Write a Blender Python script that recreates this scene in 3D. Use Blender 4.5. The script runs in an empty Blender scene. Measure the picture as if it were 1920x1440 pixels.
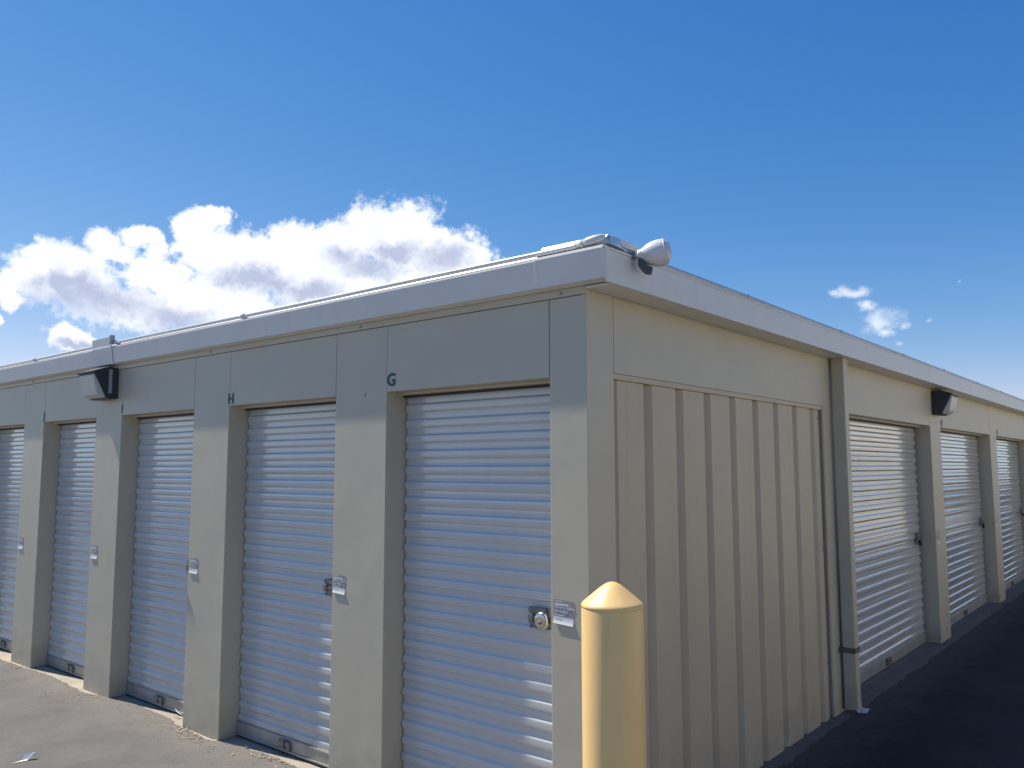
import bpy, bmesh, math, random
from mathutils import Vector, Matrix, noise as mnoise
R_ = math.radians
S = bpy.context.scene
COL = S.collection

# ------------------------------------------------------------------ camera
cam_d = bpy.data.cameras.new('camera'); cam = bpy.data.objects.new('camera', cam_d)
COL.objects.link(cam); S.camera = cam
cam_d.lens = 28.94; cam_d.sensor_width = 36; cam_d.clip_start = 0.05; cam_d.clip_end = 2000
YAW, PIT, ROL = R_(39.651), R_(5.771), R_(-0.095)
F0 = Vector((-math.sin(YAW), math.cos(YAW), 0)); R0 = Vector((math.cos(YAW), math.sin(YAW), 0)); U0 = Vector((0, 0, 1))
Fv = F0*math.cos(PIT)+U0*math.sin(PIT); Uv = -F0*math.sin(PIT)+U0*math.cos(PIT)
Rv = R0*math.cos(ROL)+Uv*math.sin(ROL); Uv = -R0*math.sin(ROL)+Uv*math.cos(ROL)
m = Matrix((Rv, Uv, -Fv)).transposed().to_4x4(); m.translation = Vector((2.0368, -2.9730, 1.72))
cam.matrix_world = m

# ------------------------------------------------------------------ light
SUN_AZ, SUN_EL = -99.0, 54.0            # degrees from +Y towards +X; elevation
sd = Vector((math.sin(R_(SUN_AZ))*math.cos(R_(SUN_EL)), math.cos(R_(SUN_AZ))*math.cos(R_(SUN_EL)), math.sin(R_(SUN_EL))))
sl = bpy.data.lights.new('sun', 'SUN'); sl.energy = 5.0; sl.angle = R_(0.55); sl.color = (1.0, 0.945, 0.83)
so = bpy.data.objects.new('sun', sl); COL.objects.link(so)
so.rotation_euler = sd.to_track_quat('Z', 'Y').to_euler()
S.view_settings.view_transform = 'Standard'; S.view_settings.look = 'None'
S.view_settings.exposure = 0.38; S.view_settings.gamma = 1.0
S.cycles.use_denoising = True
S.cycles.max_bounces = 8

W = bpy.data.worlds.new('World'); S.world = W; W.use_nodes = True
nt = W.node_tree; nt.nodes.clear()
def N(t, **k):
    n = nt.nodes.new(t)
    for a, b in k.items(): setattr(n, a, b)
    return n
def L(a, b): nt.links.new(a, b)
def MA(op, a, b=None, c=None, clamp=False):
    n = N('ShaderNodeMath', operation=op); n.use_clamp = clamp
    for i, v in enumerate((a, b, c)):
        if v is None: continue
        if isinstance(v, (int, float)): n.inputs[i].default_value = v
        else: L(v, n.inputs[i])
    return n.outputs[0]
def VM(op, a, b):
    n = N('ShaderNodeVectorMath', operation=op)
    for i, v in enumerate((a, b)):
        if v is None: continue
        if isinstance(v, tuple): n.inputs[i].default_value = v
        else: L(v, n.inputs[i])
    return n
out = N('ShaderNodeOutputWorld'); bg = N('ShaderNodeBackground')
sky = N('ShaderNodeTexSky', sky_type='NISHITA', sun_disc=False)
sky.sun_elevation = R_(SUN_EL); sky.sun_rotation = R_(SUN_AZ)
sky.altitude = 1300; sky.air_density = 1.0; sky.dust_density = 0.1; sky.ozone_density = 2.2
SKY_STR = 0.14
tc = N('ShaderNodeTexCoord')
dirv = VM('NORMALIZE', tc.outputs['Generated'], None).outputs[0]
sx = N('ShaderNodeSeparateXYZ'); L(dirv, sx.inputs[0])
az = MA('MULTIPLY', MA('ARCTAN2', sx.outputs[0], sx.outputs[1]), 57.29578)
el = MA('MULTIPLY', MA('ARCSINE', sx.outputs[2]), 57.29578)
def cloud_noise(scale, detail, rough, off):
    n = N('ShaderNodeTexNoise'); n.inputs['Scale'].default_value = scale; n.inputs['Detail'].default_value = detail
    n.inputs['Roughness'].default_value = rough
    L(VM('ADD', dirv, off).outputs[0], n.inputs['Vector']); return n
w1 = cloud_noise(9.0, 5, .6, (3.1, 1.2, 0.4)); w2 = cloud_noise(34.0, 6, .62, (7.7, 2.2, 5.4))
ws = N('ShaderNodeSeparateXYZ'); L(w1.outputs['Color'], ws.inputs[0])
ws2 = N('ShaderNodeSeparateXYZ'); L(w2.outputs['Color'], ws2.inputs[0])
azw = MA('ADD', az, MA('ADD', MA('MULTIPLY', MA('SUBTRACT', ws.outputs[0], .5), 5.0), MA('MULTIPLY', MA('SUBTRACT', ws2.outputs[0], .5), 2.2)))
elw = MA('ADD', el, MA('ADD', MA('MULTIPLY', MA('SUBTRACT', ws.outputs[1], .5), 2.6), MA('MULTIPLY', MA('SUBTRACT', ws2.outputs[1], .5), 1.5)))
cv = N('ShaderNodeCombineXYZ'); L(azw, cv.inputs[0]); L(elw, cv.inputs[1])
def blobs(lst):
    acc = None
    for a, e, ra, re in lst:
        v = VM('SUBTRACT', cv.outputs[0], (a, e, 0)).outputs[0]
        v = VM('MULTIPLY', v, (1/ra, 1/re, 0)).outputs[0]
        l = N('ShaderNodeVectorMath', operation='LENGTH'); L(v, l.inputs[0])
        d = MA('SUBTRACT', 1.0, l.outputs['Value'])
        acc = d if acc is None else MA('SMOOTH_MAX', acc, d, 0.12)
    return acc
# cumulus bank low in the west-north-west: (azimuth, elevation, half width, half height) in degrees
CW = [(-47.75, 15.74, 3.56, 2.19), (-51.6, 14.86, 3.49, 1.69), (-54.49, 15.22, 2.15, 1.32), (-44.93, 14.92, 2.83, 1.86), (-42.66, 14.23, 2.08, 1.08), (-49.37, 12.63, 5.96, 2.15), (-54.42, 12.76, 4.14, 2.18), (-57.23, 13.11, 3.15, 2.15), (-59.98, 14.11, 2.54, 1.22), (-61.19, 15.52, 1.4, 1.14), (-60.22, 16.19, 1.14, 0.6), (-68.97, 12.53, 2.21, 1.21), (-70.35, 11.57, 1.71, 1.01), (-66.2, 13.66, 1.69, 0.98), (-67.75, 11.37, 3.33, 1.62), (-64.67, 10.16, 3.66, 1.4), (-63.18, 12.3, 2.43, 1.21), (-60.51, 10.28, 3.19, 1.24), (-58.54, 11.28, 2.74, 1.56), (-71.57, 10.95, 1.1, 0.94), (-71.11, 10.06, 0.89, 0.44), (-71.88, 9.03, 0.43, 0.38), (-64.07, 14.72, 1.27, 0.66), (-63.25, 13.97, 0.7, 0.53), (-68.32, 7.89, 1.35, 0.65), (-55.06, 10.24, 3.19, 1.07)]
CG = [(-66.21, 10.36, 3.57, 1.12), (-68.32, 10.98, 2.07, 0.84), (-62.12, 9.66, 2.95, 0.75), (-49.38, 13.71, 2.59, 0.93), (-51.59, 14.32, 1.83, 0.64), (-57.2, 12.24, 2.44, 0.91), (-44.17, 14.21, 2.08, 1.01), (-47.18, 14.86, 1.5, 0.72), (-68.16, 7.57, 1.17, 0.29), (-53.7, 12.08, 2.88, 0.78)]
CF = [(-13.35, 7.87, 0.48, 0.33), (-12.23, 9.31, 0.41, 0.3), (-10.66, 11.35, 0.26, 0.16)]
CT = [(-17.11, 11.29, 1.4, 0.51), (-18.07, 11.47, 0.65, 0.31), (-16.02, 10.42, 0.94, 0.41), (-14.81, 9.52, 1.17, 0.87), (-14.06, 8.86, 0.67, 0.47)]
fb = cloud_noise(22.0, 9, .62, (1.7, 5.2, 2.4)).outputs['Fac']
fb2 = cloud_noise(75.0, 8, .72, (4.7, 0.2, 6.4)).outputs['Fac']
fb3 = cloud_noise(13.0, 7, .68, (2.7, 8.2, 1.4)).outputs['Fac']
def ramp(v, a, b):
    n = N('ShaderNodeMapRange', interpolation_type='SMOOTHSTEP'); L(v, n.inputs['Value'])
    n.inputs['From Min'].default_value = a; n.inputs['From Max'].default_value = b; return n.outputs[0]
dw = MA('ADD', blobs(CW), MA('ADD', MA('MULTIPLY', MA('SUBTRACT', fb, .5), 1.5), MA('MULTIPLY', MA('SUBTRACT', fb2, .5), 1.25)))
cover_w = ramp(dw, -.28, .30)
dt = MA('ADD', blobs(CT), MA('ADD', MA('MULTIPLY', MA('SUBTRACT', fb, .5), .9), MA('MULTIPLY', MA('SUBTRACT', fb2, .5), 1.2)))
tn = MA('ADD', MA('MULTIPLY', MA('SUBTRACT', fb, .5), .9), MA('MULTIPLY', MA('SUBTRACT', fb2, .5), 1.6))
cover_t = MA('MAXIMUM', MA('MULTIPLY', ramp(dt, -.15, 1.1), .70), MA('MULTIPLY', ramp(MA('ADD', blobs(CF), tn), -.1, 1.2), .35))
dg = MA('ADD', blobs(CG), MA('ADD', MA('MULTIPLY', MA('SUBTRACT', fb, .45), .9), MA('MULTIPLY', MA('SUBTRACT', fb2, .5), .9)))
shade = MA('ADD', MA('MULTIPLY', ramp(dg, -.55, .95), .95), MA('MULTIPLY', ramp(MA('ADD', fb3, MA('MULTIPLY', fb2, .5)), .68, .95), .24), clamp=True)
ccol = N('ShaderNodeMix', data_type='RGBA'); L(shade, ccol.inputs['Factor'])
ccol.inputs['A'].default_value = (.86, .88, .93, 1); ccol.inputs['B'].default_value = (.40, .45, .60, 1)
skyS = VM('SCALE', sky.outputs[0], None); skyS.inputs['Scale'].default_value = SKY_STR
hs = N('ShaderNodeHueSaturation'); hs.inputs['Saturation'].default_value = 1.0; L(skyS.outputs[0], hs.inputs['Color'])
# high dry desert air: deeper blue than the stock model (one response per channel over the whole dome)
s3 = N('ShaderNodeSeparateColor'); L(hs.outputs[0], s3.inputs[0]); c3 = N('ShaderNodeCombineColor')
ch = [MA('MULTIPLY', MA('POWER', s3.outputs[i], pw), kk) for i, (pw, kk) in enumerate(((1.8, 1.10), (1.05, .61), (.62, .65)))]
ch[2] = MA('MAXIMUM', ch[2], MA('MULTIPLY', ch[1], 1.05)); ch[0] = MA('MINIMUM', ch[0], MA('MULTIPLY', ch[1], .84))
for i in range(3): L(ch[i], c3.inputs[i])
mixc = N('ShaderNodeMix', data_type='RGBA'); L(MA('MAXIMUM', cover_w, cover_t), mixc.inputs['Factor'])
L(c3.outputs[0], mixc.inputs['A']); L(ccol.outputs['Result'], mixc.inputs['B'])
L(mixc.outputs['Result'], bg.inputs['Color']); bg.inputs['Strength'].default_value = 1.0
L(bg.outputs[0], out.inputs[0])

# ------------------------------------------------------------------ materials
def mat(name, col, rough=.5, metal=0., spec=.5, coat=0., var=0.06, vscale=3.0, bump=0.0, bscale=60., streak=0., dirt=None, dirt_amt=0., wav=0.):
    M = bpy.data.materials.new(name); M.use_nodes = True
    t = M.node_tree; b = t.nodes['Principled BSDF']
    def n(ty, **k):
        x = t.nodes.new(ty)
        for a, c in k.items(): setattr(x, a, c)
        return x
    l = t.links.new
    g = n('ShaderNodeNewGeometry')
    nz = n('ShaderNodeTexNoise'); nz.inputs['Scale'].default_value = vscale; nz.inputs['Detail'].default_value = 8; nz.inputs['Roughness'].default_value = .65
    l(g.outputs['Position'], nz.inputs['Vector'])
    mr = n('ShaderNodeMapRange'); l(nz.outputs['Fac'], mr.inputs['Value'])
    mr.inputs['From Min'].default_value = .3; mr.inputs['From Max'].default_value = .7
    mr.inputs['To Min'].default_value = 1-var; mr.inputs['To Max'].default_value = 1+var
    vm = n('ShaderNodeVectorMath', operation='SCALE'); vm.inputs[0].default_value = col; l(mr.outputs[0], vm.inputs['Scale'])
    cur = vm.outputs[0]
    if streak:
        mp = n('ShaderNodeMapping'); mp.inputs['Scale'].default_value = (14, 14, .7); l(g.outputs['Position'], mp.inputs[0])
        n2 = n('ShaderNodeTexNoise'); n2.inputs['Scale'].default_value = 1.5; n2.inputs['Detail'].default_value = 5; l(mp.outputs[0], n2.inputs['Vector'])
        m2 = n('ShaderNodeMapRange'); l(n2.outputs['Fac'], m2.inputs['Value']); m2.inputs['From Min'].default_value = .5; m2.inputs['From Max'].default_value = .8
        m2.inputs['To Min'].default_value = 1; m2.inputs['To Max'].default_value = 1-streak
        v2 = n('ShaderNodeVectorMath', operation='SCALE'); l(cur, v2.inputs[0]); l(m2.outputs[0], v2.inputs['Scale']); cur = v2.outputs[0]
    if dirt:
        sp = n('ShaderNodeSeparateXYZ'); l(g.outputs['Position'], sp.inputs[0])
        n3 = n('ShaderNodeTexNoise'); n3.inputs['Scale'].default_value = 9; n3.inputs['Detail'].default_value = 8; l(g.outputs['Position'], n3.inputs['Vector'])
        a = n('ShaderNodeMath', operation='MULTIPLY_ADD'); l(n3.outputs['Fac'], a.inputs[0]); a.inputs[1].default_value = -.45; l(sp.outputs[2], a.inputs[2])
        m3 = n('ShaderNodeMapRange'); l(a.outputs[0], m3.inputs['Value']); m3.inputs['From Min'].default_value = -.22; m3.inputs['From Max'].default_value = .05
        m3.inputs['To Min'].default_value = dirt_amt; m3.inputs['To Max'].default_value = 0
        mx = n('ShaderNodeMix', data_type='RGBA'); l(m3.outputs[0], mx.inputs['Factor']); l(cur, mx.inputs['A']); mx.inputs['B'].default_value = (*dirt, 1); cur = mx.outputs['Result']
    l(cur, b.inputs['Base Color'])
    b.inputs['Roughness'].default_value = rough; b.inputs['Metallic'].default_value = metal
    b.inputs['Specular IOR Level'].default_value = spec; b.inputs['Coat Weight'].default_value = coat; b.inputs['Coat Roughness'].default_value = .12
    hgt = None
    if bump:
        nb = n('ShaderNodeTexNoise'); nb.inputs['Scale'].default_value = bscale; nb.inputs['Detail'].default_value = 4; l(g.outputs['Position'], nb.inputs['Vector'])
        bp = n('ShaderNodeBump'); bp.inputs['Strength'].default_value = bump; bp.inputs['Distance'].default_value = .004; l(nb.outputs['Fac'], bp.inputs['Height']); hgt = bp
    if wav:
        nw = n('ShaderNodeTexNoise'); nw.inputs['Scale'].default_value = 2.6; nw.inputs['Detail'].default_value = 2; l(g.outputs['Position'], nw.inputs['Vector'])
        bw = n('ShaderNodeBump'); bw.inputs['Strength'].default_value = 1; bw.inputs['Distance'].default_value = wav; l(nw.outputs['Fac'], bw.inputs['Height'])
        if hgt: l(hgt.outputs[0], bw.inputs['Normal'])
        hgt = bw
    if hgt: l(hgt.outputs[0], b.inputs['Normal'])
    return M
DUST = (.30, .27, .22)
M_tan = mat('tan_paint', (.545, .485, .365), .42, var=.035, bump=.06, bscale=180, dirt=DUST, dirt_amt=.45, wav=.004)
M_tan2 = mat('tan_ribbed_paint', (.54, .45, .315), .45, var=.04, bump=.06, bscale=180, streak=.05, dirt=DUST, dirt_amt=.5, wav=.003)
M_white = mat('white_metal_paint', (.73, .705, .65), .38, var=.03, streak=.06, bump=.03, bscale=150, wav=.003)
M_door = mat('white_door_paint', (.56, .56, .545), .22, var=.03, spec=.7, coat=.9, streak=.04, dirt=DUST, dirt_amt=.35, wav=.003)
M_door.node_tree.nodes['Principled BSDF'].inputs['Coat Roughness'].default_value = .06
t_ = M_door.node_tree; b_ = t_.nodes['Principled BSDF']; oi = t_.nodes.new('ShaderNodeObjectInfo')
mr_ = t_.nodes.new('ShaderNodeMapRange'); t_.links.new(oi.outputs['Random'], mr_.inputs['Value']); mr_.inputs['To Min'].default_value = .94; mr_.inputs['To Max'].default_value = 1.05
vs_ = t_.nodes.new('ShaderNodeVectorMath'); vs_.operation = 'SCALE'; src_ = b_.inputs['Base Color'].links[0].from_socket
t_.links.new(src_, vs_.inputs[0]); t_.links.new(mr_.outputs[0], vs_.inputs['Scale']); t_.links.new(vs_.outputs[0], b_.inputs['Base Color'])
M_bar = mat('bottom_bar_aluminium', (.50, .50, .49), .4, metal=.4, var=.1, vscale=12, dirt=(.22, .20, .17), dirt_amt=.6)
M_dark = mat('dark_interior', (.02, .02, .022), .8)
M_galv = mat('galvanised_steel', (.42, .44, .46), .38, metal=.75, var=.14, vscale=30)
M_cond = mat('conduit_paint', (.72, .72, .72), .3, metal=.15, var=.05, vscale=20)
M_roofm = mat('roof_edge_metal', (.60, .60, .59), .38, metal=.1, var=.05)
M_bronze = mat('dark_bronze', (.028, .032, .045), .35, var=.1, vscale=12)
M_lens = mat('prismatic_lens', (.62, .61, .54), .22, var=.05, vscale=18, coat=.4)
M_lamp = mat('white_lamp_shell', (.74, .73, .72), .3, var=.03)
M_lglass = mat('frosted_lamp_glass', (.62, .60, .62), .2, var=.05)
M_grey = mat('grey_plate', (.30, .33, .37), .5)
M_rub = mat('dark_rubber', (.04, .045, .055), .7, var=.2, vscale=20)
M_yel = mat('yellow_plastic', (.93, .615, .25), .40, var=.04, bump=.03, bscale=90, coat=.1, streak=.05)
M_teal = mat('teal_paint', (.012, .068, .082), .5, var=.2, vscale=60)
M_steel = mat('latch_steel', (.22, .22, .22), .45, metal=.7, var=.3, vscale=40)
M_chrome = mat('brushed_chrome', (.70, .66, .60), .22, metal=1., var=.12, vscale=50)
M_black = mat('black_metal', (.015, .018, .024), .4)
M_stick = mat('faded_sticker_print', (.33, .29, .31), .5, var=.06, vscale=40)
M_stick2 = mat('red_grey_sticker_print', (.40, .27, .26), .5, var=.1, vscale=60)
M_pap = mat('white_paper', (.70, .70, .70), .6, var=.05, vscale=50)
M_rust = mat('brown_strap', (.12, .11, .095), .6, var=.25, vscale=20)
M_twig = mat('pale_wire', (.65, .66, .60), .5)

def ground_mat(name, kind):
    M = bpy.data.materials.new(name); M.use_nodes = True
    t = M.node_tree; b = t.nodes['Principled BSDF']; l = t.links.new
    def n(ty, **k):
        x = t.nodes.new(ty)
        for a, c in k.items(): setattr(x, a, c)
        return x
    g = n('ShaderNodeNewGeometry'); P = g.outputs['Position']
    def noi(sc, det=8, rg=.6, src=P):
        x = n('ShaderNodeTexNoise'); x.inputs['Scale'].default_value = sc; x.inputs['Detail'].default_value = det; x.inputs['Roughness'].default_value = rg; l(src, x.inputs['Vector']); return x.outputs['Fac']
    def mr(v, a, c, d, e):
        x = n('ShaderNodeMapRange', interpolation_type='SMOOTHSTEP'); l(v, x.inputs['Value'])
        for i, q in zip(('From Min', 'From Max', 'To Min', 'To Max'), (a, c, d, e)): x.inputs[i].default_value = q
        return x.outputs[0]
    def mix(f, a, c):
        x = n('ShaderNodeMix', data_type='RGBA'); l(f, x.inputs['Factor'])
        for i, q in (('A', a), ('B', c)):
            if isinstance(q, tuple): x.inputs[i].default_value = (*q, 1)
            else: l(q, x.inputs[i])
        return x.outputs['Result']
    def math_(op, a, c):
        x = n('ShaderNodeMath', operation=op)
        for i, q in enumerate((a, c)):
            if isinstance(q, (int, float)): x.inputs[i].default_value = q
            else: l(q, x.inputs[i])
        return x.outputs[0]
    sp = n('ShaderNodeSeparateXYZ'); l(P, sp.inputs[0])
    vor = n('ShaderNodeTexVoronoi'); vor.inputs['Scale'].default_value = 130; l(P, vor.inputs['Vector'])
    if kind == 'worn':
        c = mix(mr(noi(.9), .35, .65, 0, 1), (.130, .121, .118), (.160, .149, .145))
        c = mix(mr(noi(5, 10, .7), .45, .72, 0, .6), c, (.108, .100, .097))
        # sandy dust gathered near the slab edge
        ed = math_('ADD', math_('MULTIPLY', sp.outputs[1], -1.0), math_('MULTIPLY', noi(6), -.55))
        c = mix(mr(ed, -.30, .12, .75, 0), c, (.195, .175, .155))
        c = mix(mr(noi(70, 4, .8), .52, .66, 0, .30), c, (.075, .070, .068))
        c = mix(mr(noi(1.6, 6, .7), .50, .62, 0, .28), c, (.095, .09, .088))
        c = mix(mr(noi(38, 4, .7), .67, .75, 0, .4), c, (.30, .28, .26))
        bs, bd, rough = .55, .004, .85
    elif kind == 'sealed':
        c = mix(mr(noi(1.2), .35, .65, 0, 1), (.011, .013, .017), (.024, .026, .031))
        c = mix(mr(noi(7, 10, .75), .52, .72, 0, .55), c, (.040, .041, .044))
        ed = math_('ADD', sp.outputs[0], math_('MULTIPLY', noi(3.2, 10, .75), -.85))
        c = mix(mr(ed, -.42, .10, .92, 0), c, (.080, .074, .070))
        c = mix(mr(noi(28, 8, .8), .58, .68, 0, .45), c, (.012, .012, .013))
        c = mix(mr(noi(45, 5, .8), .58, .70, 0, .6), c, (.06, .058, .056))
        bs, bd, rough = .9, .006, .8
    elif kind == 'slab':
        c = mix(mr(noi(4), .35, .65, 0, 1), (.42, .37, .29), (.34, .30, .245))
        c = mix(mr(noi(22, 8, .7), .55, .75, 0, .6), c, (.30, .27, .23))
        dk = mr(sp.outputs[0], -.2, -.05, 0, .78)     # the alley side of the slab is mixed darker
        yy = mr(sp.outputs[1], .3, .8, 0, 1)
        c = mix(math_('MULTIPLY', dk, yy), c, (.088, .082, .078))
        bs, bd, rough = .25, .003, .85
    else:
        c = mix(mr(noi(.05), .35, .65, 0, 1), (.17, .16, .15), (.22, .20, .18))
        bs, bd, rough = .2, .01, .9
    l(c, b.inputs['Base Color']); b.inputs['Roughness'].default_value = rough; b.inputs['Specular IOR Level'].default_value = .25
    h = math_('ADD', vor.outputs['Distance'], math_('MULTIPLY', noi(25, 8, .7), 1.6))
    bp = n('ShaderNodeBump'); bp.inputs['Strength'].default_value = bs; bp.inputs['Distance'].default_value = bd; l(h, bp.inputs['Height']); l(bp.outputs[0], b.inputs['Normal'])
    return M
M_worn = ground_mat('worn_asphalt', 'worn'); M_seal = ground_mat('sealed_asphalt', 'sealed')
M_slab = ground_mat('concrete', 'slab'); M_far = ground_mat('far_ground', 'far')

# ------------------------------------------------------------------ helpers
def link(name, me, m_, parent=None, loc=(0, 0, 0), rz=0.):
    o = bpy.data.objects.new(name, me); COL.objects.link(o)
    if m_ and me and not me.materials: me.materials.append(m_)
    o.parent = parent; o.location = loc; o.rotation_euler = (0, 0, rz); return o
def empty(name, loc=(0, 0, 0), rz=0., parent=None):
    o = bpy.data.objects.new(name, None); COL.objects.link(o); o.empty_display_size = .1
    o.location = loc; o.rotation_euler = (0, 0, rz); o.parent = parent; return o
def tag(o, label=None, cat=None, group=None, kind=None):
    for k, v in (('label', label), ('category', cat), ('group', group), ('kind', kind)):
        if v: o[k] = v
    return o
def me_from(v, f, name='mesh', smooth=False):
    me = bpy.data.meshes.new(name); me.from_pydata([tuple(p) for p in v], [], f); me.update()
    if smooth: me.polygons.foreach_set('use_smooth', [True]*len(me.polygons))
    return me
def fixn(me):
    bm = bmesh.new(); bm.from_mesh(me); bmesh.ops.recalc_face_normals(bm, faces=bm.faces); bm.to_mesh(me); bm.free(); return me
def box_bm(bm, x0, x1, y0, y1, z0, z1, bev=0.):
    r = bmesh.ops.create_cube(bm, size=1.)
    vs = r['verts']
    for v in vs:
        v.co = Vector(((x0+x1)/2+v.co.x*(x1-x0), (y0+y1)/2+v.co.y*(y1-y0), (z0+z1)/2+v.co.z*(z1-z0)))
    if bev:
        es = list({e for v in vs for e in v.link_edges})
        bmesh.ops.bevel(bm, geom=es, offset=bev, segments=2, profile=.6, affect='EDGES')
def boxm(*bx, bev=0., name='mesh'):
    bm = bmesh.new()
    for b in bx: box_bm(bm, *b, bev=bev)
    me = bpy.data.meshes.new(name); bm.to_mesh(me); bm.free(); return me
def extr(poly, a, b, axis='x', name='mesh'):
    """closed polygon of (p, q) extruded along axis x (p=y,q=z) or y (p=x,q=z)"""
    n = len(poly); v = []
    for t in (a, b):
        for p, q in poly: v.append((t, p, q) if axis == 'x' else (p, t, q))
    f = [(i, (i+1) % n, n+(i+1) % n, n+i) for i in range(n)] + [tuple(range(n)), tuple(range(2*n-1, n-1, -1))]
    return fixn(me_from(v, f, name))
def tube(path, r, seg=10, name='mesh', closed=False):
    v = []; f = []; P = [Vector(p) for p in path]; n = len(P)
    rr = r if isinstance(r, (list, tuple)) else [r]*n
    up0 = Vector((0, 0, 1))
    for i, p in enumerate(P):
        t = (P[min(i+1, n-1)]-P[max(i-1, 0)]).normalized()
        u = up0 if abs(t.z) < .95 else Vector((1, 0, 0))
        a = t.cross(u).normalized(); b = a.cross(t).normalized()
        for k in range(seg):
            th = 2*math.pi*k/seg; v.append(p+a*math.cos(th)*rr[i]+b*math.sin(th)*rr[i])
    for i in range(n-1):
        for k in range(seg):
            f.append((i*seg+k, i*seg+(k+1) % seg, (i+1)*seg+(k+1) % seg, (i+1)*seg+k))
    f.append(tuple(range(seg))); f.append(tuple(range((n-1)*seg+seg-1, (n-1)*seg-1, -1)))
    me = fixn(me_from(v, f, name, smooth=True)); me.polygons.foreach_set('use_smooth', [len(p.vertices) == 4 for p in me.polygons]); return me
def lathe(prof, origin, axis, seg=40, name='mesh'):
    """prof: list of (distance along axis, radius)"""
    A = Vector(axis).normalized(); O = Vector(origin)
    u = Vector((0, 0, 1)) if abs(A.z) < .9 else Vector((1, 0, 0))
    a = A.cross(u).normalized(); b = A.cross(a).normalized(); v = []; f = []
    for t, r in prof:
        for k in range(seg):
            th = 2*math.pi*k/seg; v.append(O+A*t+(a*math.cos(th)+b*math.sin(th))*max(r, 1e-4))
    for i in range(len(prof)-1):
        for k in range(seg): f.append((i*seg+k, i*seg+(k+1) % seg, (i+1)*seg+(k+1) % seg, (i+1)*seg+k))
    f.append(tuple(range(seg))); f.append(tuple(range(len(v)-1, len(v)-seg-1, -1)))
    return fixn(me_from(v, f, name, smooth=True))
def text_mesh(s, size, x, z, d=-.0022, weight=.0, sx_=1.):
    cu = bpy.data.curves.new('t', 'FONT'); cu.body = s; cu.size = size; cu.extrude = .0004; cu.offset = weight
    o = bpy.data.objects.new('t', cu); COL.objects.link(o)
    dg = bpy.context.evaluated_depsgraph_get(); dg.update()
    me = bpy.data.meshes.new_from_object(o.evaluated_get(dg)); bpy.data.objects.remove(o); bpy.data.curves.remove(cu)
    for v in me.vertices: v.co = Vector((x+v.co.x*sx_, d-v.co.z, z+v.co.y))
    me.materials.clear(); return me
RZ = {'L': 0., 'R': math.pi/2}
def pt(fc, u, d, z): return (u, d, z) if fc == 'L' else (-d, u, z)
rnd = random.Random(7)

# ------------------------------------------------------------------ ground
HM = 2.126      # height of the door heads
g = link('ground', me_from([(-400, -400, -.06), (400, -400, -.06), (400, 400, -.06), (-400, 400, -.06)], [(0, 1, 2, 3)]), M_far); tag(g, kind='structure')
slab = link('concrete_slab', boxm((-16.2, .10, -.10, 24.2, -.3, 0.0)), M_slab); tag(slab, kind='structure')
def interp(tab, x):
    if x <= tab[0][0]: return tab[0][1]
    for (a, p), (b, q) in zip(tab, tab[1:]):
        if x <= b:
            t = (x-a)/(b-a); t = t*t*(3-2*t); return p+(q-p)*t
    return tab[-1][1]
EDGE = [(-9, -.02), (-6.4, -.042), (-6.1, -.03), (-5.4, .0), (-4.66, -.044), (-4.35, .02), (-4.08, .053), (-3.67, .047), (-3.2, -.012), (-2.9, -.03), (-2.69, .02), (-2.4, .052), (-2.06, .041), (-1.7, -.01), (-1.0, .03), (0, -.02)]
def edgeL(x): return interp(EDGE, x)+.014*mnoise.noise(Vector((x*9, 0, 3)))+.007*mnoise.noise(Vector((x*33, 0, 1)))
xs = [-90, -40, -20]+[-16+i*.035 for i in range(int(16.04/.035)+1)]+[.06, 60]
v = []; f = []
for x in xs:
    e = edgeL(x) if -16 < x < .05 else -.02
    for y, z in ((e, -.03), (e, .004), (e-.02, .007), (e-.12, .006), (-1.2, .004), (-70, .004)): v.append((x, y, z))
for i in range(len(xs)-1):
    for k in range(5): a = i*6+k; f.append((a, a+1, a+7, a+6))
wa = link('worn_asphalt', fixn(me_from(v, f)), M_worn); tag(wa, kind='structure')
def edgeR(y): return .045+.03*mnoise.noise(Vector((y*1.7, 4, 3)))+.02*mnoise.noise(Vector((y*8, 2, 1)))+.008*mnoise.noise(Vector((y*30, 2, 1)))
ys = [-.02+i*.04 for i in range(int(24/.04))]+[24, 90]
v = []; f = []
for y in ys:
    e = edgeR(y)
    for x, z in ((e, -.05), (e, -.004), (e+.03, .000), (e+.2, .002), (1.2, .003), (60, .003)): v.append((x, y, z))
for i in range(len(ys)-1):
    for k in range(5): a = i*6+k; f.append((a, a+1, a+7, a+6))
sa = link('sealed_asphalt', fixn(me_from(v, f)), M_seal); tag(sa, kind='structure')

# ------------------------------------------------------------------ the building
B = tag(empty('storage_building'), 'long low tan metal storage building with white roll-up doors on both sides of its corner', 'building')
link('inner_wall', boxm((-16, -.20, .20, 23.8, 0.005, 2.50)), M_dark, B)

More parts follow.
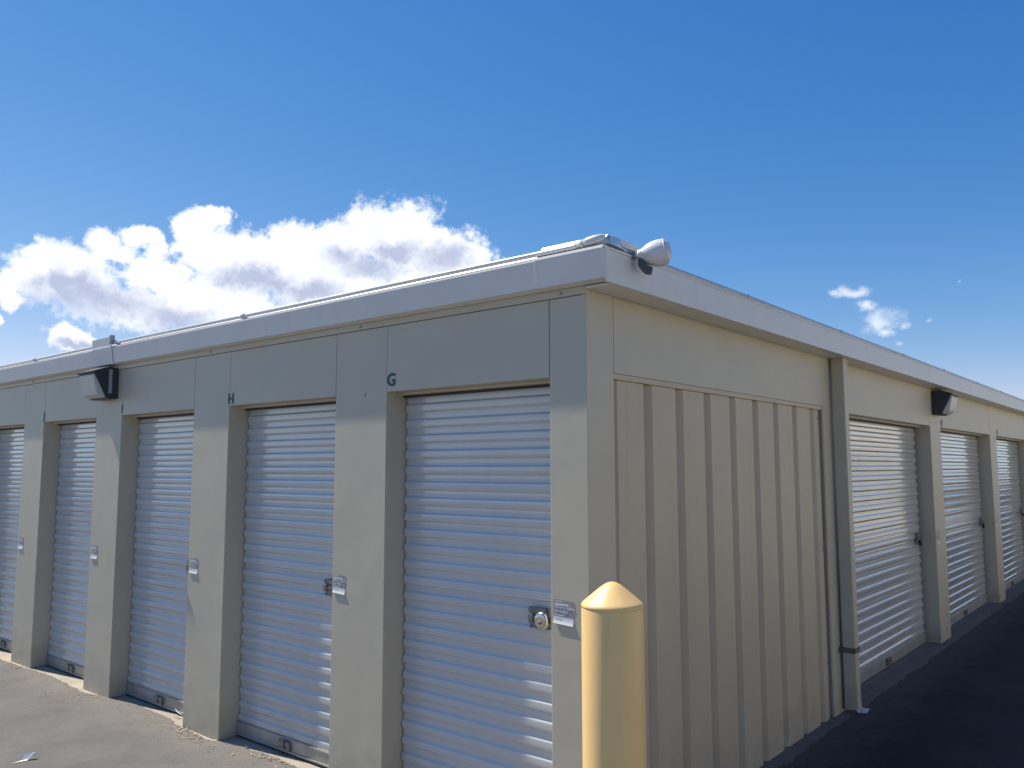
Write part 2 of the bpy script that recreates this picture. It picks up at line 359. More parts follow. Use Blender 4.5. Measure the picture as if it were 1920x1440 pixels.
def curtain_profile(z0, z1):
    """list of (depth, z): pairs of lands per pitch with short steps, each land slightly crowned"""
    P = .0835; OUT, INN = .135, .1465; pts = []
    k0 = math.floor((z0-.02)/P)-1
    z = k0*P+.02
    while z < z1+P:
        segs = [(.00, .43, OUT), (.495, .925, INN)]
        for a, b, base in segs:
            for i in range(8):
                t = i/7; pts.append((base-.0006*math.sin(math.pi*t)-.0004*(.5-t), z+(a+(b-a)*t)*P))
        z += P
    res = [p for p in pts if z0 < p[1] < z1]
    def at(zz):
        for (d0, a), (d1, b) in zip(pts, pts[1:]):
            if a <= zz <= b: return d0+(d1-d0)*(zz-a)/(b-a+1e-9)
        return OUT
    return [(at(z0), z0)]+res+[(at(z1), z1)]
_pan = {}
def panel_mesh(w, z0, z1, off):
    key = (round(w, 3), z0, z1)
    if key in _pan: return _pan[key]
    pr = curtain_profile(z0, z1); nu = max(4, int(w/.3)); v = []; f = []
    pr = [(pr[0][0]-.0016, z0-.004)]+pr
    for i in range(nu+1):
        u = -w/2+w*i/nu
        for d, z in pr:
            sag = .0018*math.sin(math.pi*i/nu)*math.sin(z*3.1+w*5)
            v.append((u, d+off+sag, z))
    n = len(pr)
    for i in range(nu):
        for k in range(n-1): f.append((i*n+k, (i+1)*n+k, (i+1)*n+k+1, i*n+k+1))
    me = me_from(v, f, 'curtain_panel', smooth=True); _pan[key] = me; return me
SEAMS = [.10, .595, 1.107, 1.628, 2.14]
_cache = {}
def cached(key, fn):
    if key not in _cache: _cache[key] = fn()
    return _cache[key]
def roll_door(fc, u0, u1, gap, root=None):
    BB = root or B
    w = u1-u0; c = (u0+u1)/2; k = round(w, 3)
    D = empty('roll_up_door', pt(fc, c, 0, 0), RZ[fc], BB)
    jz = rnd.uniform(-.004, .004)
    for i in range(4):
        me = panel_mesh(w-2*gap, SEAMS[i]+.0005, SEAMS[i+1]-.0005, .0012*(i % 2))
        link('curtain_panel', me, M_door, D, loc=(0, 0, jz))
    h = w/2
    link('bottom_bar', cached(('bb', k), lambda: boxm((-h+gap, h-gap, .128, .152, .024, .098), (-h+gap, h-gap, .120, .151, .016, .026), (-h+gap, h-gap, .124, .127, .088, .094), bev=.0015)), M_bar, D)
    link('weather_seal', cached(('ws', k), lambda: boxm((-h+gap+.002, h-gap-.002, .130, .148, .001, .0155))), M_rub, D)
    link('guide_shade_plate', cached(('gl', k), lambda: boxm((-h-.03, -h+.05, .160, .178, .005, 2.12))), M_black, D)  # flat black backing plates: shade of the guide slot put into the colour
    link('guide_shade_plate', cached(('gr', k), lambda: boxm((h-.05, h+.03, .160, .178, .005, 2.12))), M_black, D)
    # head: two stepped trim lips under the header
    link('head_trim', cached(('ht', k), lambda: boxm((-h+.001, h-.001, .080, .122, 2.112, 2.1255), bev=.001)), M_tan, D)
    link('head_seal', cached(('hs', k), lambda: boxm((-h+.001, h-.001, .1225, .130, 2.098, 2.125))), M_rub, D)
    # lift handle / footstep in the middle of the bar
    ph = -.02
    def foot():
        bm = bmesh.new()
        box_bm(bm, ph-.055, ph+.055, .106, .1275, .030, .082, bev=.004)
        box_bm(bm, ph-.03, ph+.03, .095, .106, .040, .050, bev=.003)
        box_bm(bm, ph-.012, ph+.012, .098, .106, .05, .096, bev=.003)
        me = bpy.data.meshes.new('lift_handle'); bm.to_mesh(me); bm.free(); return me
    link('lift_handle', cached('foot', foot), M_steel if fc == 'L' else M_black, D)
    def latch():
        bm = bmesh.new()
        box_bm(bm, -.052, .052, .118, .134, -.048, .048, bev=.002)
        box_bm(bm, -.05, .07, .108, .118, -.010, .010, bev=.002)
        box_bm(bm, -.052, .05, .112, .118, .024, .046, bev=.002)
        box_bm(bm, -.045, -.02, .100, .112, -.018, .018, bev=.003)
        for a in (-.04, .04):
            for b in (-.038, .036): box_bm(bm, a-.005, a+.005, .110, .118, b-.005, b+.005, bev=.002)
        me = bpy.data.meshes.new('latch'); bm.to_mesh(me); bm.free(); return me
    lo = h-.167 if fc == 'L' else h-.16
    link('latch', cached('latch', latch), M_steel, D, loc=(lo, 0, 1.022))
    return D
def pillar(fc, u0, u1, name='pillar', zt=2.4835, root=None, mt=None):
    link(name, boxm((u0, u1, 0.0, .185, .002, zt), bev=.0025), mt or M_tan, root or B, rz=RZ[fc])
def header(fc, u0, u1, zt=2.4835, root=None, mt=None):
    link('header_panel', boxm((u0, u1, .0015, .118, HM, zt), bev=.002), mt or M_tan, root or B, rz=RZ[fc])

# west-running facade (plane y = 0)
openL = [(-1.306, -.204), (-2.845, -1.736), (-4.354, -3.283), (-5.826, -4.79), (-7.34, -6.264)]
x = -7.34
while x > -15:
    openL.append((x-1.52, x-.44)); x -= 1.52
for i, (a, b) in enumerate(openL):
    roll_door('L', a, b, .007)
    header('L', a+.0006, b-.005)
for (a, b), (c, d) in zip(openL, openL[1:]): pillar('L', d, a)
pillar('L', openL[-1][0]-.44, openL[-1][0])
# corner post: front leg and side leg
link('corner_post', boxm((-.204, -.0, 0.0, .185, .002, 2.4835), bev=.003), M_tan, B)
link('corner_post', boxm((.186, .2185, 0.001, .16, .002, 2.5075), bev=.003), M_tan, B, rz=RZ['R'])
link('corner_post', boxm((.001, .1855, 0.0005, .0195, .002, 2.5075), bev=.0005), M_tan, B, rz=RZ['R'])
# trim strip under the gutter with its bolts
link('eave_trim', boxm((-16, .0, -.006, .012, 2.486, 2.521), bev=.0015), M_tan, B)
for x in (-.134, -1.522, -3.083, -4.6, -6.1, -7.6, -9.1):
    link('bolt', cached('bolt', lambda: lathe([(0, .008), (.003, .008), (.0035, .0055), (.007, .005), (.0075, .001)], (0, 0, 0), (0, -1, 0), seg=12)), M_grey, B, loc=(x, -.006, 2.503))
# gutter in lengths, joint covers
GP = [(-.007, 2.5215), (-.020, 2.5225), (-.060, 2.530), (-.077, 2.652), (-.075, 2.661), (-.055, 2.666), (-.053, 2.662), (-.070, 2.654), (-.054, 2.537), (-.007, 2.530)]
cuts = [-16, -10.6, -7.6, -4.56, -.215]
for a, b in zip(cuts, cuts[1:]): link('gutter', extr(GP, a+.001, b-.001), M_white, B)
GE = [(-.007, 2.5215), (-.022, 2.5215), (-.064, 2.528), (-.082, 2.654), (-.079, 2.666), (-.055, 2.671), (-.053, 2.666), (-.074, 2.656), (-.058, 2.537), (-.007, 2.530)]
link('gutter_end', extr(GE, -.225, .1425), M_white, B)
JC = [(-.007, 2.5215), (-.024, 2.5205), (-.066, 2.526), (-.086, 2.655), (-.084, 2.672), (-.088, 2.735), (-.084, 2.735), (-.080, 2.656), (-.062, 2.534), (-.007, 2.530)]
link('joint_cover', extr(JC, -4.73, -4.40), M_white, B)
link('joint_rib', boxm((-4.43, -4.395, -.090, -.060, 2.68, 2.748), bev=.002), M_grey, B)
# roof edge trim and roof
RT = [(-.052, 2.668), (-.012, 2.716), (.25, 2.722), (.25, 2.690), (0, 2.68), (-.04, 2.662)]
link('roof_edge', extr(RT, -16, -.232), M_roofm, B)
RT2 = [(-.056, 2.674), (-.014, 2.728), (.24, 2.730), (.24, 2.700), (0, 2.69), (-.045, 2.666)]
link('roof_edge', extr(RT2, -.2315, .128), M_roofm, B)
link('roof', boxm((-16, .10, .2505, 24, 2.62, 2.705)), M_roofm, B)
# rake fascia and soffit on the alley side
v = [(.143, -.064, 2.507), (.155, -.064, 2.507), (.155, -.083, 2.648), (.143, -.083, 2.648), (.143, 24, 2.507), (.155, 24, 2.507), (.155, 24, 2.648), (.143, 24, 2.648)]
link('fascia', fixn(me_from(v, [(0, 1, 2, 3), (4, 5, 6, 7), (0, 1, 5, 4), (1, 2, 6, 5), (2, 3, 7, 6), (3, 0, 4, 7)])), M_white, B)
link('soffit', boxm((-.02, .1425, -.004, 24, 2.5085, 2.518)), M_white, B)
link('soffit', extr([(0.0005, -.005), (.1425, -.005), (.1425, -.094), (.0005, -.0065)][::-1], 2.509, 2.517, 'x'), M_white, B) if False else None
link('fascia_cap', boxm((.098, .159, -.07, 24, 2.6485, 2.660), bev=.002), M_white, B)
link('rake_trim', extr([(.06, 2.6605), (.118, 2.6605), (.112, 2.70), (.06, 2.706)], .30, 24, 'y'), M_galv, B)

# alley facade (plane x = 0): ribbed end panel
link('header_panel', boxm((.2215, 2.966, .0008, .12, 2.150, 2.5075), bev=.002), M_tan, B, rz=RZ['R'])
link('panel_trim', boxm((.2215, 2.9655, .004, .09, 2.1225, 2.149), bev=.0015), M_tan2, B, rz=RZ['R'])
per = .3195; u_start = .268-per+.002
def rib_pts(ua, ub):
    pts = []; base = []
    k = -1
    while True:
        o = u_start+k*per
        base += [(o, .016), (o+.058, .016), (o+.063, .0166), (o+.072, .0166), (o+.077, .016), (o+.162, .016), (o+.167, .0166), (o+.176, .0166), (o+.181, .016), (o+.236, .016), (o+.242, .072), (o+.268, .072)]
        if o > ub: break
        k += 1
    def at(u):
        for (a, p), (b, q) in zip(base, base[1:]):
            if a <= u <= b: return p+(q-p)*(u-a)/(b-a)
        return .016
    pts = [(ua, at(ua))]+[p for p in base if ua < p[0] < ub]+[(ub, at(ub))]
    return pts
us = [.236, .236+.9, .236+1.86, 2.915]
for j, (ua, ub) in enumerate(zip(us, us[1:])):
    pp = rib_pts(ua, ub); v = []; f = []; off = .0008*j
    nz = 5
    for q in range(nz):
        zz = -.006+(2.1215+.006)*q/(nz-1)
        for u, d in pp:
            jz = 0 if q else .004*mnoise.noise(Vector((u*9, 0, 0)))
            v.append((u, d+off, zz+jz))
    n = len(pp)
    for q in range(nz-1):
        for i in range(n-1): f.append((q*n+i, q*n+i+1, (q+1)*n+i+1, (q+1)*n+i))
    o = link('ribbed_sheet', me_from(v, f), M_tan2, B, rz=RZ['R'])
    md = o.modifiers.new('thick', 'SOLIDIFY'); md.thickness = .0012; md.offset = -1
link('panel_jamb', boxm((2.953, 2.9655, .004, .088, .004, 2.1215)), M_tan2, B, rz=RZ['R'])
link('panel_jamb', boxm((.2215, .2355, .020, .05, .004, 2.1215)), M_tan2, B, rz=RZ['R'])
link('panel_backing', boxm((.22, 2.96, .090, .12, .004, 2.149)), M_dark, B, rz=RZ['R'])
for z in (2.06, 1.15, .38): link('screw', cached('bolt', None), M_rust, B, loc=pt('R', 2.90, .016, z), rz=RZ['R'])
pillar('R', 2.9665, 3.40, zt=2.5075)
openR = [(3.40, 6.04), (6.46, 9.12), (9.55, 12.21), (12.63, 15.29), (15.71, 18.37), (18.79, 21.45)]
for i, (a, b) in enumerate(openR):
    roll_door('R', a, b, .045); header('R', a+.005, b-.0006, zt=2.5075)
for (a, b), (c, d) in zip(openR, openR[1:]): pillar('R', b, c, zt=2.5075)
pillar('R', openR[-1][1], openR[-1][1]+.43, zt=2.5075)

# the sunlit row across the alley, mirrored in the glossy doors and lighting the shaded side
M_cream = mat('cream_bounce_paint', (.84, .71, .49), .5)  # colour of the unseen row, picked pale and warm for its bounce light
B2 = tag(empty('storage_building', (6.3, 30, 0), math.pi), 'sunlit storage row across the dark alley, outside the right edge', 'building')
link('inner_wall', boxm((-9, -.20, .20, 30, .005, 2.50)), M_dark, B2)
u = .4
pillar('R', 0, u, zt=2.5075, root=B2, mt=M_cream)
while u < 29:
    header('R', u+.005, u+2.66-.0006, zt=2.5075, root=B2, mt=M_cream); roll_door('R', u, u+2.66, .045, root=B2)
    pillar('R', u+2.66, u+3.08, zt=2.5075, root=B2, mt=M_cream); u += 3.08
link('soffit', boxm((-.02, .14, 0, u, 2.5085, 2.518)), M_white, B2)
link('fascia', boxm((.141, .155, 0, u, 2.507, 2.66)), M_white, B2)
link('roof', boxm((-9, .139, 0, u, 2.62, 2.705)), M_roofm, B2)
link('bounce_parapet', boxm((-.3, .02, 0, u, 2.706, 3.5)), M_cream, B2)  # invented extra height, out of view, to bounce more warm light
ap = link('bounce_apron', boxm((3.8, 6.45, 1.5, 30.2, -.05, .010)), mat('pale_bounce_concrete', (.46, .41, .32), .85, var=.15, vscale=2)); tag(ap, kind='structure')  # added unseen pale paving that throws sunlight back onto the shaded wall
link('end_wall', boxm((-9, -.001, -.06, -.001, .002, 2.66)), M_cream, B2)

# downspout on the alley side
D = empty('downspout', pt('R', 3.165, 0, 0), RZ['R'], B)
def spout():
    sec = [(-.048, -.018), (.048, -.018), (.048, -.104), (-.048, -.104)]   # (u, d)
    path = [(2.506, 0, 0), (.12, .0, 0), (.075, .0, 0), (.024, -.004, 0)]
    v = []
    for z, dd, uu in path:
        for k, (u, d) in enumerate(sec):
            zz = z
            if z < .1: zz = z+(.012 if k in (2, 3) else -.0)
            v.append((u+uu, d+dd, zz))
    f = [(i*4+k, i*4+(k+1) % 4, (i+1)*4+(k+1) % 4, (i+1)*4+k) for i in range(3) for k in range(4)]+[(0, 1, 2, 3), (12, 13, 14, 15)]
    bm = bmesh.new(); me = me_from(v, f); bm.from_mesh(me); bmesh.ops.recalc_face_normals(bm, faces=bm.faces)
    es = [e for e in bm.edges if abs((e.verts[0].co-e.verts[1].co).z) > .03]
    bmesh.ops.bevel(bm, geom=es, offset=.006, segments=2, affect='EDGES'); bm.to_mesh(me); bm.free(); return me
link('pipe', spout(), M_tan, D)
link('strap', boxm((-.052, .052, -.1075, -.001, .415, .452), (-.085, -.05, -.004, -.0005, .415, .452), (.05, .085, -.004, -.0005, .415, .452), bev=.001), M_rust, D)
link('strap', boxm((.02, .052, -.1065, -.09, 2.455, 2.49), bev=.001), M_tan, D)

# unit letters painted on the header (flat print)
for s, x, z, fc, sz in (('G', -1.303, 2.157, 'L', .094), ('H', -2.860, 2.140, 'L', .094), ('I', -4.362, 2.145, 'L', .094), ('J', -5.838, 2.150, 'L', .094)):
    link('unit_letter', text_mesh(s, sz, x, z, weight=.0022), M_teal, B, rz=RZ[fc])
M_faint = mat('faded_grey_print', (.15, .16, .15), .5, var=.3, vscale=90)
for s, y in (('42', 6.485), ('43', 9.60)):
    link('unit_letter', text_mesh(s, .094, y, 2.142, weight=.001), M_faint, B, rz=RZ['R'])
link('paint_mark', me_from([(-1.487, -.0015, 2.112), (-1.481, -.0015, 2.106), (-1.479, -.0015, 2.108), (-1.474, -.0015, 2.133), (-1.478, -.0015, 2.131), (-1.482, -.0015, 2.115)], [(0, 1, 2, 3, 4, 5)]), M_teal, B)

# ------------------------------------------------------------------ lights, conduit, lamp
def wall_light(fc, u, z, label):
    T = tag(empty('wall_light', pt(fc, u, 0, z), RZ[fc]), label, 'wall light', 'wall lights under the eaves')
    w = .145
    q = .80
    back = [(a*q if a < -.001 else a, b) for a, b in [(-.0005, .122), (-.0005, -.118), (-.095, -.122), (-.112, -.108), (-.225, .072), (-.232, .092), (-.085, .128)]]
    me = extr(back, -w, w)
    bm = bmesh.new(); bm.from_mesh(me); bmesh.ops.bevel(bm, geom=bm.edges[:], offset=.004, segments=2, affect='EDGES'); bm.to_mesh(me); bm.free()
    link('housing', me, M_bronze, T)
    gl = [(a*q, b) for a, b in [(-.108, -.100), (-.128, -.116), (-.196, -.085), (-.236, .060), (-.219, .070)]]
    me = extr(gl, -w+.018, w-.018)
    bm = bmesh.new(); bm.from_mesh(me); bmesh.ops.bevel(bm, geom=bm.edges[:], offset=.006, segments=3, affect='EDGES'); bm.to_mesh(me); bm.free()
    link('lens', me, M_lens, T)
    lip = [(a*q, b) for a, b in [(-.226, .072), (-.246, .078), (-.248, .088), (-.085, .134), (-.083, .129)]]
    link('top_cover', extr(lip, -w-.003, w+.003), M_bronze, T)
    link('side_label', boxm((w+.0003, w+.0018, -.078, -.052, -.08, .108)), M_grey, T)
    for a in (-.09, .09):
        link('screw', lathe([(0, .006), (.004, .005), (.0045, .001)], (a, -.11, -.122), (0, 0, -1), seg=10), M_steel, T)
    return T
wall_light('L', -4.572, 2.375, 'dark bronze wedge wall light with cream lens, beside the letter I')
wall_light('R', 6.285, 2.360, 'dark bronze wedge wall light under the soffit on the alley side')

# conduit along the gutter
C1 = tag(empty('conduit', (0, 0, 0)), 'white electrical conduit running along the top of the gutter to the roof corner', 'conduit', 'conduits along the roof edge')
yz = (-.060, 2.688)
path = [(-16, *yz)]+[(-16+i*1.0, yz[0]+.0015*math.sin(i*2.2), yz[1]+.002*math.sin(i*1.7)) for i in range(1, 16)]+[(-.02, *yz), (.02, yz[0], 2.694)]
link('pipe', tube(path, .0115, 12), M_cond, C1)
for x in (-2.62, -5.95, -8.8): link('coupling', tube([(x-.03, *yz), (x-.012, *yz), (x-.011, *yz), (x+.011, *yz), (x+.012, *yz), (x+.03, *yz)], [.0145, .0145, .0165, .0165, .0145, .0145], 12), M_cond, C1)
for x in (-4.36, -7.2): link('clip', boxm((x-.008, x+.008, yz[0]-.015, yz[0]+.02, 2.674, 2.705), bev=.002), M_galv, C1)
link('connector', tube([(.0, yz[0], 2.692), (.018, yz[0], 2.693), (.019, yz[0], 2.693), (.035, yz[0], 2.695)], [.0145, .0145, .018, .018], 12), M_cond, C1)
link('elbow', tube([(.03, yz[0], 2.695), (.06, yz[0], 2.698), (.09, yz[0]+.004, 2.702), (.118, yz[0]+.012, 2.704), (.132, yz[0]+.03, 2.703)], [.0165, .019, .020, .019, .014], 14), M_cond, C1)
bm = bmesh.new(); box_bm(bm, -.018, .018, -.048, .052, -.022, .022, bev=.01)
me = bpy.data.meshes.new('junction_body'); bm.to_mesh(me); bm.free(); me.polygons.foreach_set('use_smooth', [True]*len(me.polygons))
jb = link('junction_body', me, M_galv, C1, loc=(.134, -.002, 2.692))
link('junction_cover', boxm((.153, .156, -.04, .045, 2.674, 2.708), bev=.001), M_chrome, C1)
link('nipple', tube([(.134, .05, 2.684), (.134, .066, 2.682), (.135, .067, 2.682), (.135, .082, 2.68), (.137, .083, 2.68), (.142, .155, 2.664)], [.016, .016, .012, .012, .0105, .0105], 12), M_galv, C1)
C2 = tag(empty('conduit', (0, 0, 0)), 'grey electrical conduit running along the alley-side roof edge beyond the floodlight', 'conduit', 'conduits along the roof edge')
path = [(.137, .22, 2.672)]+[(.137+.001*math.sin(i*2.3), .5+i*1.0, 2.674+.0015*math.sin(i*1.9)) for i in range(24)]
link('pipe', tube(path, .0115, 12), M_galv, C2)
for y in (3.0, 6.1, 9.2, 12.3): link('coupling', tube([(.137, y-.03, 2.674), (.137, y-.011, 2.674), (.137, y-.010, 2.674), (.137, y+.01, 2.674), (.137, y+.011, 2.674), (.137, y+.03, 2.674)], [.0145, .0145, .0168, .0168, .0145, .0145], 12), M_galv, C2)
for y in (1.4, 4.6, 7.7): link('clip', boxm((.122, .152, y-.008, y+.008, 2.6615, 2.689), bev=.002), M_galv, C2)

# floodlight
FL = tag(empty('floodlight', (.160, .162, 2.646)), 'white bell-shaped floodlight standing out from the roof corner of the building', 'floodlight')
Rw = Vector((.770, .638, 0)); Aw = (Rw*.93+Vector((0, 0, .07))+Vector((-.635, .766, 0))*-.12).normalized()
o0 = Vector((.018, -.012, .012))
prof = [(-.004, .014), (0, .023), (.012, .026), (.020, .029), (.030, .038), (.044, .047), (.062, .0545), (.084, .060), (.104, .0615), (.112, .061)]
link('lamp_shell', lathe(prof, o0, Aw, 44), M_lamp, FL)
prof = [(.1125, .0595), (.120, .0575), (.130, .051), (.139, .040), (.145, .026), (.148, .004)]
link('lamp_glass', lathe(prof, o0, Aw, 44), M_lglass, FL)
link('rim', lathe([(.109, .0614), (.1125, .0632), (.116, .0614), (.116, .059), (.109, .059)], o0, Aw, 44), M_lamp, FL)
# swivel knuckle and mounting arm
link('knuckle', tube([o0+Vector((-.03, -.012, -.004)), o0+Vector((-.02, -.008, 0)), o0+Vector((-.008, -.003, 0)), o0+Aw*.006], [.010, .014, .014, .016], 14), M_galv, FL)
link('lock_nut', lathe([(-.008, .017), (.006, .017)], o0+Vector((-.016, -.006, 0)), Aw, 6), M_steel, FL)
Dn = (Vector((0, 0, -1))-Aw*(-Aw.z)).normalized(); Sd = Aw.cross(Dn)
pl = []
for s in (-.020, .020):
    for t, q in ((.000, .014), (-.004, .040), (.012, .070), (.028, .086), (.052, .090), (.060, .066), (.036, .050), (.022, .026)): pl.append(o0+Aw*t+Dn*q+Sd*s)
nn = 8
link('shield', fixn(me_from(pl, [tuple(range(nn)), tuple(range(2*nn-1, nn-1, -1))]+[(i, (i+1) % nn, nn+(i+1) % nn, nn+i) for i in range(nn)])), mat('grey_shield', (.075, .085, .10), .55), FL)
link('base_plate', boxm((-.045, .0, -.02, .06, .001, .016), bev=.002), M_galv, FL)

# ------------------------------------------------------------------ bollard
bx, by = .500, -.595
BO = tag(empty('bollard', (bx, by, 0)), 'pale yellow plastic-sleeved bollard with a cone top in front of the building corner', 'bollard')
r = .1045
link('sleeve', lathe([(.0, r+.001), (.3, r+.0005), (.7, r), (1.245, r-.0005), (1.252, r-.0018), (1.256, r-.002)], (0, 0, 0), (0, 0, 1), 72), M_yel, BO)
link('cap', lathe([(1.2555, r-.0016), (1.257, r-.0004), (1.262, r), (1.267, r-.002), (1.272, r-.0065), (1.279, r-.015), (1.30, r-.040), (1.316, r-.0595), (1.324, .0345), (1.330, .0255), (1.334, .0175), (1.3365, .010), (1.3375, .004), (1.338, .0003)], (0, 0, 0), (0, 0, 1), 72), M_yel, BO)

# ------------------------------------------------------------------ padlocks
def disc_lock(loc, rz, label, mt, grp=None):
    T = tag(empty('padlock', loc, rz), label, 'padlock', grp); T.scale = (1.12, 1.12, 1.12)
    link('body', lathe([(0, .030), (.002, .034), (.010, .036), (.018, .035), (.023, .030), (.025, .024), (.0245, .010), (.024, .001)], (0, 0, 0), (0, -1, 0), 36), mt, T)
    link('keyway', lathe([(.0235, .008), (.0275, .0075), (.028, .001)], (0, 0, -.006), (0, -1, 0), 14), M_steel, T)
    link('shackle', tube([(.012, -.012, .020), (.026, -.012, .026), (.036, -.012, .012), (.036, -.012, -.006), (.028, -.012, -.016)], .0045, 10), M_black, T)
    return T
disc_lock((-.322, .098, 1.020), 0, 'round silver disc padlock on the latch of the door marked G', M_chrome)
def body_lock(y, label):
    T = tag(empty('padlock', pt('R', y, .131, 1.010), RZ['R']), label, 'padlock', 'dark padlocks on the alley doors')
    link('body', boxm((-.024, .024, -.040, -.014, -.062, -.014), bev=.004), M_black, T)
    link('shackle', tube([(-.015, -.027, -.015), (-.015, -.027, .010), (-.008, -.024, .022), (.008, -.024, .022), (.015, -.027, .010), (.015, -.027, -.015)], .004, 8), M_steel, T)
for i, (a, b) in enumerate(openR[:3]):
    body_lock(b-.165, ['black padlock on the first alley door, next to the downspout', 'black padlock on the second alley door, beyond the wall light', 'black padlock on the farthest alley door, at the right edge'][i])

# ------------------------------------------------------------------ stickers
def sticker(fc, u, z, w, h, label, pm, tilt=0., txt=True):
    T = tag(empty('sticker', pt(fc, u, 0, z), RZ[fc]), label, 'sticker', 'help stickers beside the doors')
    if tilt: T.rotation_euler = (0, R_(tilt), RZ[fc])
    n = 6; v = []; f = []
    for i in range(n+1):
        zz = -h*.70*i/n
        for x_ in (0, w): v.append((x_, -.0012, zz))
    for i in range(n): f.append((2*i, 2*i+1, 2*i+3, 2*i+2)[::-1])
    link('printed_field', me_from(v, f), pm, T)
    v = []; f = []
    for i in range(n+1):
        zz = -h*.70-h*.30*i/n; d = -.0013-(.005*(i/n)**2.5)
        for x_ in (0, w): v.append((x_, d, zz))
    for i in range(n): f.append((2*i, 2*i+1, 2*i+3, 2*i+2)[::-1])
    link('white_band', me_from(v, f), M_pap, T)
    bars = [(.06, .42, -.06), (.06, .72, -.155), (.06, .78, -.20), (.06, .55, -.635)]
    v = []; f = []
    for a, b, q in bars:
        k = len(v); hh = .022*h
        v += [(a*w, -.0018, q*h-hh), (b*w, -.0018, q*h-hh), (b*w, -.0018, q*h+hh), (a*w, -.0018, q*h+hh)]; f.append((k, k+1, k+2, k+3))
    link('small_print', me_from(v, f), M_pap, T)
    link('slogan', text_mesh("We're here", .205*w, .06*w, -.37*h, d=-.0018, weight=.0002), M_pap, T)
    link('slogan', text_mesh("to help!", .205*w, .06*w, -.54*h, d=-.0018, weight=.0002), M_pap, T)
    link('small_print', me_from([(.10*w, -.0022, -.84*h), (.50*w, -.0022, -.84*h), (.50*w, -.0022, -.81*h), (.10*w, -.0022, -.81*h)], [(0, 1, 2, 3)]), M_grey, T)
    return T
sticker('L', -.186, 1.142, .108, .102, 'faded grey-purple sticker with a white band on the corner post beside the silver padlock', M_stick, 3)
sticker('L', -1.722, 1.128, .104, .100, 'faded grey-purple sticker with a curling white band on the pillar between doors G and H', M_stick, 3)
sticker('L', -3.262, 1.115, .104, .100, 'faded sticker with a white lower band on the pillar between doors H and I', M_stick, 2)
sticker('L', -4.755, 1.112, .104, .100, 'small faded sticker on the pillar between doors I and J', M_stick, 2)
sticker('L', -6.235, 1.100, .104, .100, 'small faded sticker on the leftmost pillar, left of door J', M_stick, 2)
sticker('R', 6.075, 1.080, .104, .125, 'small red and white sticker on the pillar between the first two alley doors', M_stick2)
sticker('R', 9.16, 1.080, .104, .125, 'small red and white sticker on the far pillar of the second alley door', M_stick2)

# ------------------------------------------------------------------ litter and gravel
def pebble(bm, x, y, z, r, flat=.6):
    res = bmesh.ops.create_icosphere(bm, subdivisions=1, radius=r)
    a = rnd.uniform(0, 3.1); s1 = rnd.uniform(.7, 1.4)
    for v in res['verts']:
        c = v.co.copy(); c.x *= s1*rnd.uniform(.85, 1.15); c.y *= rnd.uniform(.85, 1.15); c.z *= flat
        v.co = Vector((x+c.x*math.cos(a)-c.y*math.sin(a), y+c.x*math.sin(a)+c.y*math.cos(a), z+c.z))
def scatter(name, n, fn, m_):
    bm = bmesh.new()
    for _ in range(n):
        x, y, z, r = fn(); pebble(bm, x, y, z, r)
    me = bpy.data.meshes.new(name); bm.to_mesh(me); bm.free(); o = link(name, me, m_); tag(o, kind='stuff'); return o
def near_left():
    x = rnd.uniform(-7.5, -.3); y = edgeL(x)-abs(rnd.gauss(0, .10))+.01; return x, y, .008, rnd.choice((.0015, .002, .003, .004))
def wide_left():
    x = rnd.uniform(-7.5, -1); y = -abs(rnd.uniform(0, 2.6)); return x, y, .006, rnd.choice((.0015, .002, .003))
def near_right():
    y = rnd.uniform(1.0, 10); x = edgeR(y)+abs(rnd.gauss(0, .12))-.02; return x, y, .003, rnd.choice((.002, .003, .004, .006))
M_gr1 = mat('gravel_brown', (.22, .18, .15), .8, var=.4, vscale=80); M_gr2 = mat('gravel_pale', (.62, .58, .52), .7, var=.2, vscale=80)
M_gr3 = mat('gravel_dark', (.10, .095, .09), .8, var=.4, vscale=80)
tag(scatter('gravel', 360, near_left, M_gr1), 'brown grit along the broken asphalt edge by the left doors', 'gravel')
tag(scatter('pale_gravel', 110, lambda: near_left() if rnd.random() < .5 else wide_left(), M_gr2), 'pale chips scattered on the worn asphalt', 'gravel')
tag(scatter('dark_gravel', 320, near_right, M_gr3), 'dark grit along the slab edge in the shaded alley', 'gravel')
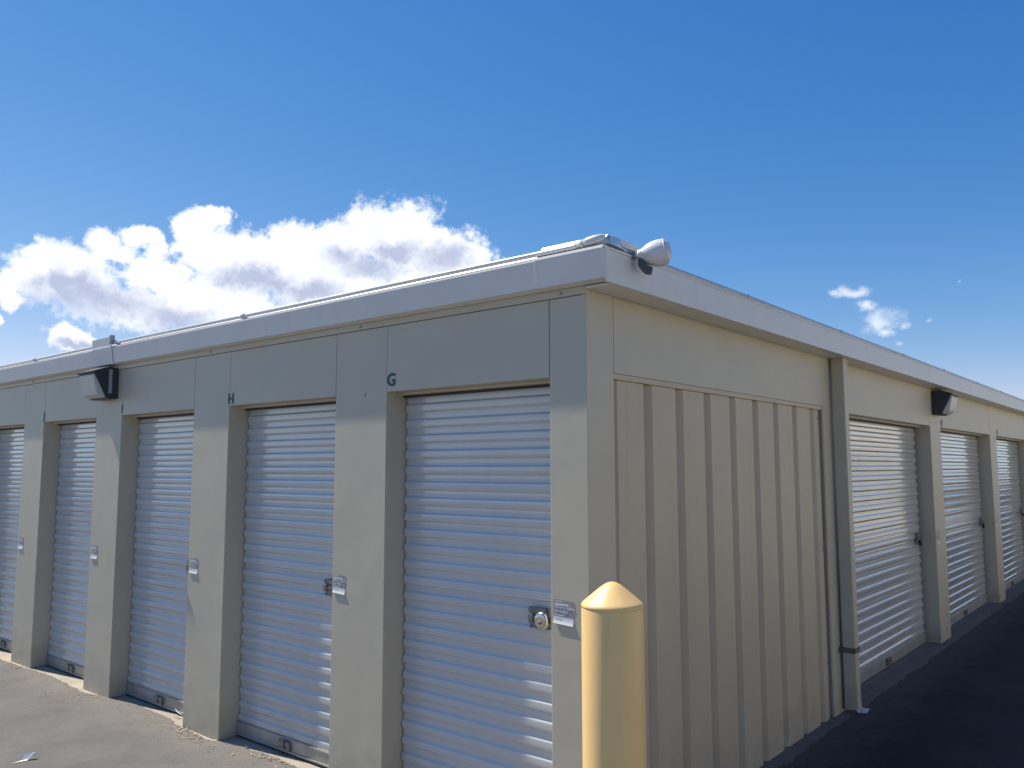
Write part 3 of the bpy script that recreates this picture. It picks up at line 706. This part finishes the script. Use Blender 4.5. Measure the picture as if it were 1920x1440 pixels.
# leaves and straw caught near the pillars
bm = bmesh.new()
for _ in range(150):
    x = rnd.choice((-3.1, -2.95, -4.5, -3.2, -2.4, -2.2, -6.0))+rnd.gauss(0, .12); y = edgeL(x)-abs(rnd.gauss(0, .05)); a = rnd.uniform(0, 3.14); l_ = rnd.uniform(.006, .02)
    w_ = rnd.uniform(.0015, .004); c, s = math.cos(a), math.sin(a); z = .010+rnd.uniform(0, .004)
    q = [(x-c*l_-s*w_, y-s*l_+c*w_, z), (x-c*l_+s*w_, y-s*l_-c*w_, z), (x+c*l_+s*w_, y+s*l_-c*w_, z+rnd.uniform(0, .006)), (x+c*l_-s*w_, y+s*l_+c*w_, z+.002)]
    bm.faces.new([bm.verts.new(p) for p in q])
me = bpy.data.meshes.new('dry_leaves'); bm.to_mesh(me); bm.free()
tag(link('dry_leaves', me, mat('dry_leaf', (.34, .27, .18), .7, var=.4, vscale=90)), 'dry leaf bits caught at the foot of the pillars', 'leaves', kind='stuff')
def scrap(loc, sc, label, seed):
    rr = random.Random(seed); v = [(0, 0, .002)]; k = 7
    for i in range(k):
        a = 2*math.pi*i/k; q = sc*rr.uniform(.35, 1.35); v.append((math.cos(a)*q*1.4, math.sin(a)*q*.6, rr.choice((.001, .002, .03))*sc/.05))
    f = [(0, i+1, (i+1) % k+1) for i in range(k)]
    return tag(link('paper_scrap', me_from(v, f), M_pap, loc=loc, rz=rr.uniform(0, 3)), label, 'litter')
scrap((-3.40, -.90, .006), .055, 'torn white paper scrap lying on the worn asphalt at the lower left', 3)
scrap((.10, 3.20, .004), .045, 'crumpled pale scrap at the foot of the downspout', 5)
tag(link('wire_loop', tube([(-.05, .02, .012), (-.062, .0, .03), (-.04, -.015, .035), (0, -.018, .02), (.05, -.012, .008), (.09, -.006, .006)], .003, 8), M_twig, loc=(-3.56, .135, 0)), 'pale loop of wire lying on the slab in front of door I', 'wire')
tag(link('dry_twig', tube([(-.03, 0, .006), (.0, .004, .010), (.025, -.002, .008), (.05, .01, .006)], .002, 6), M_gr1, loc=(-3.50, .075, 0)), 'short dark twig beside the wire loop in front of door I', 'twig')
